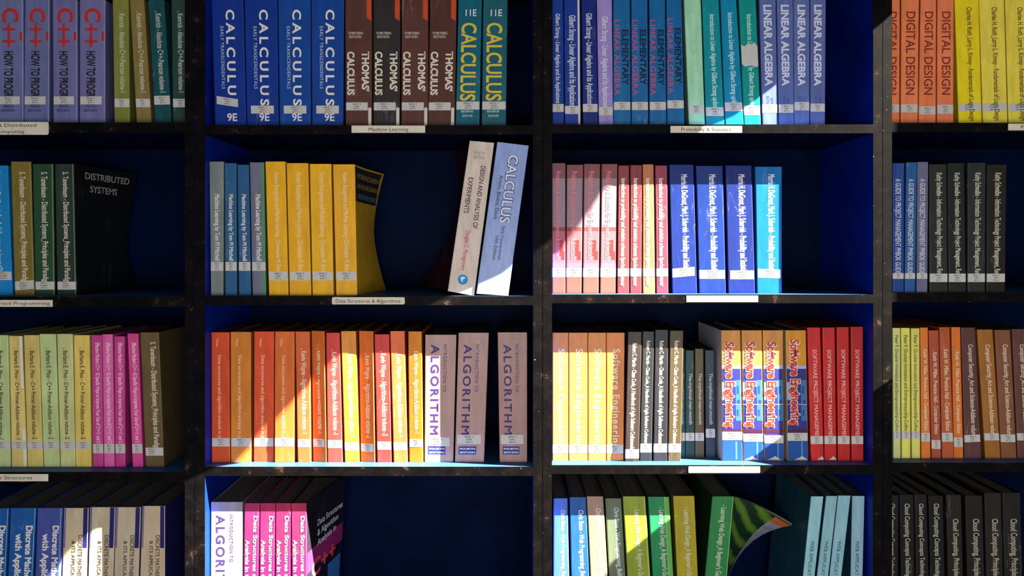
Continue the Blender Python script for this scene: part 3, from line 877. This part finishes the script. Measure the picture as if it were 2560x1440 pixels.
SB = [(0, 1, 918, 1180, (38, 40, 112)), (0, 1, 914, 922, (150, 155, 200)), (0.0, 0.16, 955, 1000, (120, 150, 200)), (0.70, 1.0, 950, 1052, (50, 100, 150)), (0.76, 0.86, 965, 985, (20, 60, 120)), (0.78, 0.92, 1000, 1012, (20, 60, 120)), (0.76, 0.84, 1024, 1040, (20, 60, 120)),
      (0, 1, 1074, 1082, (60, 22, 50)), (0, 1, 1098, 1160, (20, 68, 140)), (0.66, 0.74, 1104, 1148, (70, 120, 180)), (0, 1, 1010, 1012, (140, 150, 200)), (0, 0.3, 985, 987, (140, 150, 200))]
ENG = series(3, 3, R3, 'red-titled software textbook', 'blue and tan software textbooks', [
    (1803, 1851, 1805, 1857, 826, (184, 124, 60), 'tan and blue', {'stick': (0, 1, 1079, 1100), 'side': (170, 168, 178)}),
    (1854, 1905, 1858, 1909, 826, (186, 126, 62), 'tan and blue', {'stick': (0, 1, 1084, 1104)}),
    (1907, 1958, 1911, 1960, 826, (186, 126, 60), 'tan and blue', {'stick': (0, 1, 1088, 1108)}),
    (1964, 2015, 1969, 2021, 826, (190, 128, 30), 'amber and blue', {'stick': (0, 1, 1088, 1108), 'dt': -6, 'side': (160, 160, 168)})], texts=ST_, bands=SB)
SP = [('v', 'SOFTWARE PROJECT MANAGEMENT', 874, 1108, (0.36, 0.66), (206, 160, 152), {'off': 0.004})]
RED = series(3, 3, R3, 'project management book', 'red project management books', [
    (2018, 2051, 2028, 2060, 819, (176, 36, 36), 'bright red'),
    (2056, 2087, 2062, 2092, 819, (172, 34, 36), 'bright red'),
    (2092, 2122, 2095, 2126, 818, (168, 34, 34), 'bright red'),
    (2127, 2158, 2129, 2159, 817, (162, 34, 34), 'bright red')], texts=SP, stick=(0, 1, 1090, 1110))

CB = [('v', 'Chris Bates - Web Programming_Building Internet Applications', 1275, 1560, (0.52, 0.80), (190, 196, 200), {'off': 0.006})]
series(3, 4, R4, 'web programming book', 'web programming books', [
    (1384, 1419, 1383, 1423, 1246, (66, 104, 156), 'light blue'),
    (1424, 1465, 1428, 1473, 1243, (30, 80, 132), 'mid blue'),
    (1467, 1508, 1476, 1519, 1241, (146, 118, 102), 'beige brown', {'dt': -4}),
    (1513, 1553, 1523, 1564, 1246, (88, 102, 82), 'grey green', {'dt': -6, 's': 0.031})], texts=CB, s=0.028)
LW = [('v', "- Learning Web Design_A Beginner's Guide to HTML, CSS, JavaScript", 1268, 1580, (0.48, 0.72), (176, 180, 160), {'off': 0.006})]
series(3, 4, R4, 'web design book', 'green web design books', [
    (1557, 1613, 1569, 1626, 1241, (122, 138, 42), 'lime green', {'bands': [(0.92, 1, 1238, 1600, (150, 170, 80))]}),
    (1620, 1673, 1632, 1684, 1242, (30, 120, 76), 'emerald green', {'bands': [(0.78, 1, 1238, 1600, (86, 148, 64)), (0.76, 0.79, 1238, 1600, (140, 170, 110))]}),
    (1683, 1736, 1693, 1745, 1240, (148, 136, 32), 'mustard')], texts=LW, s=0.028)
b = series(3, 4, R4, 'web design book', None, [
    (1781, 1835, 1763, 1818, 1241, (36, 114, 62), 'splayed grass green', {'bands': [(0.95, 1, 1238, 1610, (150, 180, 100))]})],
    texts=[('v', LW[0][1], 1262, 1575, (0.46, 0.70), (176, 180, 160), {'off': 0.006})], s=0.026, depth=0.17, side=(20, 50, 30), place='bottom shelf')
SPLAY = b[0]
WT = [('v', 'WEB APPLICATION', 1352, 1462, (0.36, 0.64), (56, 84, 96), {'off': 0.006})]
series(3, 4, R4, 'web application book', 'pale blue web application books', [
    (2028, 2059, 2008, 2037, 1241, (124, 172, 184), 'pale blue', {'flL': lambda t, v: (-t * t * 0.003 * v, 0, 0), 'nv': 6, 'nt': 6}),
    (2066, 2094, 2043, 2071, 1240, (120, 164, 178), 'pale blue'),
    (2096, 2127, 2074, 2104, 1239, (120, 164, 180), 'pale blue'),
    (2131, 2162, 2127, 2157, 1240, (124, 160, 178), 'pale blue')], texts=WT, s=0.028, side=(26, 66, 84))

# ================= bookcase 4
DD = [('v', 'DIGITAL DESIGN', 29, 237, (0.28, 0.78), (112, 42, 32), {'off': 0.006})]
series(4, 1, R1, 'digital design textbook', 'orange digital design textbooks', [
    (2212, 2250, 2211, 2249, -8, (208, 110, 68), 'orange half-hidden'),
    (2254, 2298, 2252, 2295, -8, (208, 114, 74), 'orange'),
    (2302, 2341, 2297, 2340, -8, (208, 112, 72), 'orange', {'stick': (0, 1, 266, 286)}),
    (2344, 2385, 2343, 2384, -8, (208, 112, 74), 'orange', {'stick': (0, 1, 262, 284)})], texts=DD, stick=(0, 1, 261, 281), rough=0.3)
series(4, 1, R1, 'logic design book', 'yellow logic design books', [
    (2387, 2447, 2397, 2455, -6, (214, 190, 24), 'lemon yellow'),
    (2448, 2511, 2458, 2519, -6, (214, 192, 70), 'pale yellow'),
    (2513, 2575, 2522, 2584, -6, (210, 190, 66), 'pale yellow')],
    texts=[('v', 'Charles H. Roth_Larry L. Kinney - Fundamentals of Logic Design', 18, 302, (0.48, 0.68), (60, 62, 36), {'off': 0.006, 'lift': 0.0004})],
    stick=(0, 1, 259, 279, {'tilt': -3, 'rot': 1}), rough=0.28)
PM = [('v', 'A GUIDE TO PROJECT MANAGEMENT PMBOK GUIDE', 447, 684, (0.24, 0.70), (172, 178, 190), {'off': 0.012})]
series(4, 2, R2, 'project management guide', 'thin project management guides', [
    (2232, 2261, 2232, 2260, 408, (28, 62, 128), 'dark blue'),
    (2266, 2293, 2262, 2288, 406, (32, 80, 134), 'mid blue'),
    (2294, 2321, 2292, 2319, 405, (92, 92, 122), 'mauve grey')], texts=PM, stick=(0, 1, 683, 697), s=0.012)
KS = [('v', 'Kathy Schwalbe - Information Technology Project Management, Revised', 432, 700, (0.42, 0.72), (176, 178, 156), {'off': 0.010})]
series(4, 2, R2, 'information technology book', 'black information technology books', [
    (2323, 2367, 2324, 2370, 411, (32, 38, 36), 'dark grey'),
    (2369, 2411, 2372, 2416, 408, (25, 30, 30), 'glossy black'),
    (2419, 2465, 2419, 2463, 407, (34, 40, 40), 'dark grey'),
    (2468, 2517, 2466, 2513, 412, (30, 28, 25), 'brownish black')], texts=KS, stick=(0, 1, 684, 705), s=0.012)
PD = [('v', 'Peter F. Drucker-Innovation and Entrepreneurship-Collins', 838, 1078, (0.30, 0.72), (60, 66, 40), {'off': 0.004})]
series(4, 3, R3[:1] + (1147,), 'innovation book', 'thin pale green innovation books', [
    (2232, 2251, 2234, 2252, 820, (186, 190, 122), 'pale sage'),
    (2253, 2275, 2255, 2277, 820, (198, 194, 92), 'yellow green'),
    (2278, 2299, 2280, 2301, 821, (196, 192, 96), 'yellow green')], texts=PD, stick=(0, 1, 1078, 1098), s=0.030)
KM = [('v', ', Keith W. Miller, Prentice Hall - Computer Ethics', 868, 1077, (0.36, 0.76), (204, 188, 164), {'off': 0.006})]
series(4, 3, R3[:1] + (1147,), 'computer ethics book', 'rust and orange ethics books', [
    (2301, 2320, 2304, 2327, 819, (194, 108, 46), 'orange', {'stick': (0, 1, 1082, 1104)}),
    (2322, 2347, 2330, 2353, 826, (152, 70, 50), 'rust red', {'stick': (0, 1, 1092, 1114), 'dt': 8}),
    (2349, 2374, 2356, 2385, 818, (160, 80, 46), 'rust brown'),
    (2379, 2401, 2386, 2409, 818, (194, 104, 40), 'orange', {'stick': (0, 1, 1088, 1111), 'dt': 6})], texts=KM, stick=(0, 1, 1082, 1104), s=0.030)
CSS = [('v', 'Computer Security_Art and Science-Addison volume 1', 861, 1100, (0.46, 0.76), (198, 184, 166), {'off': 0.008})]
series(4, 3, R3[:1] + (1147,), 'computer security book', 'brown computer security books', [
    (2403, 2438, 2412, 2454, 819, (84, 54, 54), 'plum brown', {'stick': (0, 1, 1088, 1106, {'tilt': -2})}),
    (2443, 2482, 2464, 2502, 824, (142, 92, 42), 'ochre'),
    (2487, 2526, 2504, 2542, 825, (114, 74, 52), 'mid brown', {'stick': (0, 1, 1086, 1105)}),
    (2530, 2568, 2545, 2586, 823, (88, 58, 52), 'dark brown')], texts=CSS, stick=(0, 1, 1083, 1101), s=0.030)
CT = [('v', 'Cloud Computing Concepts Technology & Architecture', 1259, 1520, (0.36, 0.70), (158, 156, 138), {'off': 0.010})]
C2 = [('v', 'Cloud Computing, Principles and Paradigms', 1297, 1520, (0.42, 0.76), (158, 156, 138), {'off': 0.010})]
series(4, 4, R4, 'cloud computing concepts book', 'black cloud concepts books', [
    (2214, 2247, 2214, 2246, 1238, (18, 18, 20), 'black half-hidden'),
    (2249, 2284, 2252, 2287, 1237, (17, 17, 19), 'black'),
    (2286, 2317, 2290, 2322, 1236, (20, 18, 20), 'black'),
    (2321, 2358, 2326, 2362, 1239, (17, 17, 19), 'black')], texts=CT, s=0.028)
series(4, 4, R4, 'cloud principles book', 'dark grey cloud principles books', [
    (2365, 2403, 2370, 2408, 1237, (28, 25, 23), 'grey-black'),
    (2413, 2456, 2418, 2461, 1239, (26, 24, 24), 'grey-black'),
    (2461, 2503, 2466, 2508, 1232, (30, 28, 26), 'grey-black'),
    (2506, 2551, 2511, 2556, 1232, (26, 26, 26), 'grey-black')], texts=C2, s=0.028)

# ------------------------------------------------------------------ art on the covers that face outwards
def side_point(bk, t, v, lift):
    xl, zl, xr, zr = bk.frame(v)
    a = bk.flR(t, v) if bk.flR else (0, 0, 0)
    return (xr + a[0] + lift, bk.sR + bk.depth * t + a[1], zr + a[2])
def side_quad(bk, t0, t1, v0, v1, color, nm, lift=0.0003, m=None, n=5):
    vs, fs = [], []
    for j in range(n + 1):
        for i in range(n + 1):
            vs.append(side_point(bk, t0 + (t1 - t0) * i / n, v0 + (v1 - v0) * j / n, lift))
    for j in range(n):
        for i in range(n):
            a = j * (n + 1) + i
            fs.append((a, a + 1, a + n + 2, a + n + 1))
    return part(nm, vs, fs, m or print_mat(color), bk.root)
def side_text(bk, s_, t0, t1, v0, cap, color, lift=0.0006, off=0.0, nm='cover_lettering'):
    gv, gf, a, c = glyphs(s_, off)
    vs = [side_point(bk, t0 + (gx - a) / (c - a) * (t1 - t0), v0 + gy / CAP * cap, lift) for gx, gy in gv]
    return part(nm, vs, gf, print_mat(color), bk.root)

# golden yellow cover with its dark title panel
side_quad(YB, 0.02, 0.94, 0.72, 0.985, (30, 34, 38), 'title_panel')
side_text(YB, 'PATTERN RECOGNITION', 0.08, 0.92, 0.90, 0.038, (168, 134, 50))
side_text(YB, 'AND MACHINE LEARNING', 0.08, 0.92, 0.825, 0.038, (168, 134, 50))
side_text(YB, 'CHRISTOPHER M. BISHOP', 0.08, 0.92, 0.745, 0.038, (96, 140, 160))
# dark green cover of the right-hand distributed systems book
side_text(DSB, 'DISTRIBUTED', 0.18, 0.90, 0.90, 0.05, (150, 150, 150), off=0.012)
side_text(DSB, 'SYSTEMS', 0.26, 0.72, 0.80, 0.05, (150, 150, 150), off=0.012)
# black cover of the last pink data structures book
side_quad(CPP, 0.02, 0.99, 0.01, 0.60, (120, 30, 84), 'printed_band')
side_quad(CPP, 0.02, 0.99, 0.01, 0.44, (20, 18, 30), 'printed_band', 0.0005)
side_text(CPP, 'Data Structures', 0.30, 0.95, 0.74, 0.05, (190, 190, 190), off=0.01)
side_text(CPP, '& Algorithm', 0.30, 0.85, 0.66, 0.05, (190, 190, 190), off=0.01)
side_text(CPP, 'Analysis in', 0.30, 0.80, 0.58, 0.05, (190, 190, 190), off=0.01)
side_text(CPP, 'C++', 0.14, 0.80, 0.36, 0.13, (200, 60, 60), lift=0.0009, off=0.02)
side_quad(CPP, 0.60, 0.95, 0.05, 0.34, (40, 90, 150), 'printed_patch', 0.0007)

# torn paper patch on the green teal algebra book
def irregular(bk, pts, m, nm, lift=0.0003):
    vs = [bk.P(u, py, lift) for u, py in pts]
    return part(nm, vs, [tuple(range(len(vs)))], m, bk.root)
irregular(TORNB, [(0.02, 112), (0.02, 160), (0.22, 167), (0.55, 163), (0.8, 168), (0.98, 166), (0.98, 116), (0.8, 106), (0.62, 113), (0.4, 110), (0.2, 116)][::1], STICK, 'torn_paper')

# paper torn off the foot of some spines
for q_, b_ in ((ENG[1], 0.35), (ENG[2], 0.45), (ENG[3], 0.6), (RED[0], 0.72), (RED[1], 0.62)):
    y0 = 1146
    irregular(q_, [(b_ - 0.3, y0 + 3), (b_ - 0.05, y0 - 2), (b_ + 0.1, y0 - 6), (b_ + 0.26, y0 - 1), (min(0.97, b_ + 0.4), y0 + 3.5)][::-1], STICK, 'torn_paper', 0.0006)

# globe on the leaning white book
gp = []
for k in range(20):
    a = -k * math.tau / 20
    gp.append((0.50 + 0.19 * math.cos(a) * 1.0, 699 + 12.5 * math.sin(a)))
irregular(DA, gp[::-1], print_mat((30, 120, 180)), 'globe_emblem')
irregular(DA, [(0.40, 694), (0.44, 702), (0.52, 706), (0.50, 699), (0.60, 694), (0.52, 691)], print_mat((190, 210, 220)), 'globe_land', 0.0004)

# the splayed book: cover and leaves fallen open to the right
def splay(t, v):
    e = v ** 1.6
    return (0.018 * t + (0.034 + 0.083 * e) * t ** 1.4, -0.108 * e * t ** 1.2, -0.078 * v ** 2.2 * t ** 1.5)
bk = SPLAY
NV, NT = 14, 12
def slabpts(off0, off1):
    V = []
    for j in range(NV + 1):
        v = 0.01 + 0.98 * j / NV
        xl, zl, xr, zr = bk.frame(v)
        for i in range(NT + 1):
            t = i / NT
            a = splay(t, v)
            V.append((xr + a[0], bk.sR + 0.0015 + 0.170 * t + a[1], zr + a[2], t, v))
    A, B = [], []
    m = NT + 1
    for j in range(NV + 1):
        for i in range(NT + 1):
            p = Vector(V[j * m + i][:3])
            q = Vector(V[j * m + min(i + 1, NT)][:3]) - Vector(V[j * m + max(i - 1, 0)][:3])
            r_ = Vector(V[min(j + 1, NV) * m + i][:3]) - Vector(V[max(j - 1, 0) * m + i][:3])
            nn = q.cross(r_).normalized()
            t = V[j * m + i][3]
            A.append(tuple(p + nn * off0)); B.append(tuple(p + nn * (off1 * (0.25 + 0.75 * min(1.0, t * 3)))))
    return A, B
def slab_mesh(off0, off1, nm, mats):
    A, B = slabpts(off0, off1)
    m = NT + 1; n = len(A)
    f, fm = [], []
    for j in range(NV):
        for i in range(NT):
            a = j * m + i
            f.append((a, a + 1, a + m + 1, a + m)); fm.append(0)
            f.append((a + n, a + m + n, a + m + 1 + n, a + 1 + n)); fm.append(0)
        a = j * m
        f.append((a, a + m, a + m + n, a + n)); fm.append(0)
        a += NT
        f.append((a, a + n, a + m + n, a + m)); fm.append(0)
    for i in range(NT):
        f.append((i, i + n, i + 1 + n, i + 1)); fm.append(0)
        a = NV * m + i
        f.append((a, a + 1, a + 1 + n, a + n)); fm.append(0)
    return part(nm, A + B, f, mats, bk.root, fm=fm, smooth=False)
M_PALM = bpy.data.materials.new('leafy_print'); M_PALM.use_nodes = True
_nt = M_PALM.node_tree; _b = _nt.nodes['Principled BSDF']
_g = _nt.nodes.new('ShaderNodeNewGeometry'); _mp = _nt.nodes.new('ShaderNodeMapping')
_mp.inputs['Rotation'].default_value = (0, math.radians(35), 0)
_wv = _nt.nodes.new('ShaderNodeTexWave'); _wv.inputs['Scale'].default_value = 9; _wv.inputs['Distortion'].default_value = 3.5; _wv.inputs['Detail'].default_value = 3
_nt.links.new(_g.outputs['Position'], _mp.inputs['Vector']); _nt.links.new(_mp.outputs['Vector'], _wv.inputs['Vector'])
_rp = _nt.nodes.new('ShaderNodeValToRGB')
_rp.color_ramp.elements[0].color = (0.006, 0.03, 0.012, 1); _rp.color_ramp.elements[1].color = (0.10, 0.22, 0.02, 1)
_rp.color_ramp.elements[0].position = 0.35
_nt.links.new(_wv.outputs['Fac'], _rp.inputs['Fac']); _nt.links.new(_rp.outputs['Color'], _b.inputs['Base Color'])
_b.inputs['Roughness'].default_value = 0.4
slab_mesh(0.0, 0.0008, 'front_cover', M_PALM)
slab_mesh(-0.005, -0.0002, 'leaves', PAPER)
def splay_quad(t0, t1, v0, v1, color, nm, lift=0.0013, n=8):
    vs, fs = [], []
    for j in range(n + 1):
        v = v0 + (v1 - v0) * j / n
        xl, zl, xr, zr = bk.frame(v)
        for i in range(n + 1):
            t = t0 + (t1 - t0) * i / n
            def q(t, v):
                xl, zl, xr, zr = bk.frame(v); a = splay(t, v)
                return Vector((xr + a[0], bk.sR + 0.0015 + 0.170 * t + a[1], zr + a[2]))
            p = q(t, v)
            nn = (q(t + .01, v) - q(t - .01, v)).cross(q(t, v + .01) - q(t, v - .01)).normalized()
            vs.append(tuple(p + nn * lift))
    for j in range(n):
        for i in range(n):
            a = j * (n + 1) + i
            fs.append((a, a + 1, a + n + 2, a + n + 1))
    return part(nm, vs, fs, print_mat(color), bk.root)
splay_quad(0.80, 0.995, 0.02, 0.90, (120, 124, 140), 'printed_strip')
splay_quad(0.80, 0.995, 0.90, 0.985, (170, 84, 50), 'printed_corner')
for k in range(3):
    for j in range(9):
        splay_quad(0.84 + 0.05 * k, 0.848 + 0.05 * k, 0.12 + 0.083 * j, 0.18 + 0.083 * j, (50, 52, 62), 'printed_line', 0.0016, 2)

# ------------------------------------------------------------------ printed cards on the shelf edges
shelf_label(1, -124, 122, 305, 337, [('Parallel & Distributed', -60, 91, 317, 8), ('Computing', -14, 61, 333, 8)], rnd=5)
shelf_label(1, -40, 132, 750, 767, [('Object Oriented Programming', -86, 125, 762, 8)])
shelf_label(1, -40, 121, 1185, 1203, [('Discrete Structures', -52, 81, 1198, 9)])
shelf_label(2, 879, 1063, 314, 332, [('Machine Learning', 922, 1021, 328, 9)])
shelf_label(2, 830, 1012, 743, 761, [('Data Structures & Algorithms', 840, 1001, 757, 9)], rnd=4)
shelf_label(3, 1676, 1855, 315, 332, [('Probability & Statistics', 1703, 1828, 328, 9)])
shelf_label(3, 1716, 1895, 739, 755, [])
shelf_label(3, 1721, 1900, 1166, 1182, [], rnd=2)
shelf_label(4, 2520, 2700, 309, 326, [('Project Management', 2552, 2668, 322, 9)])
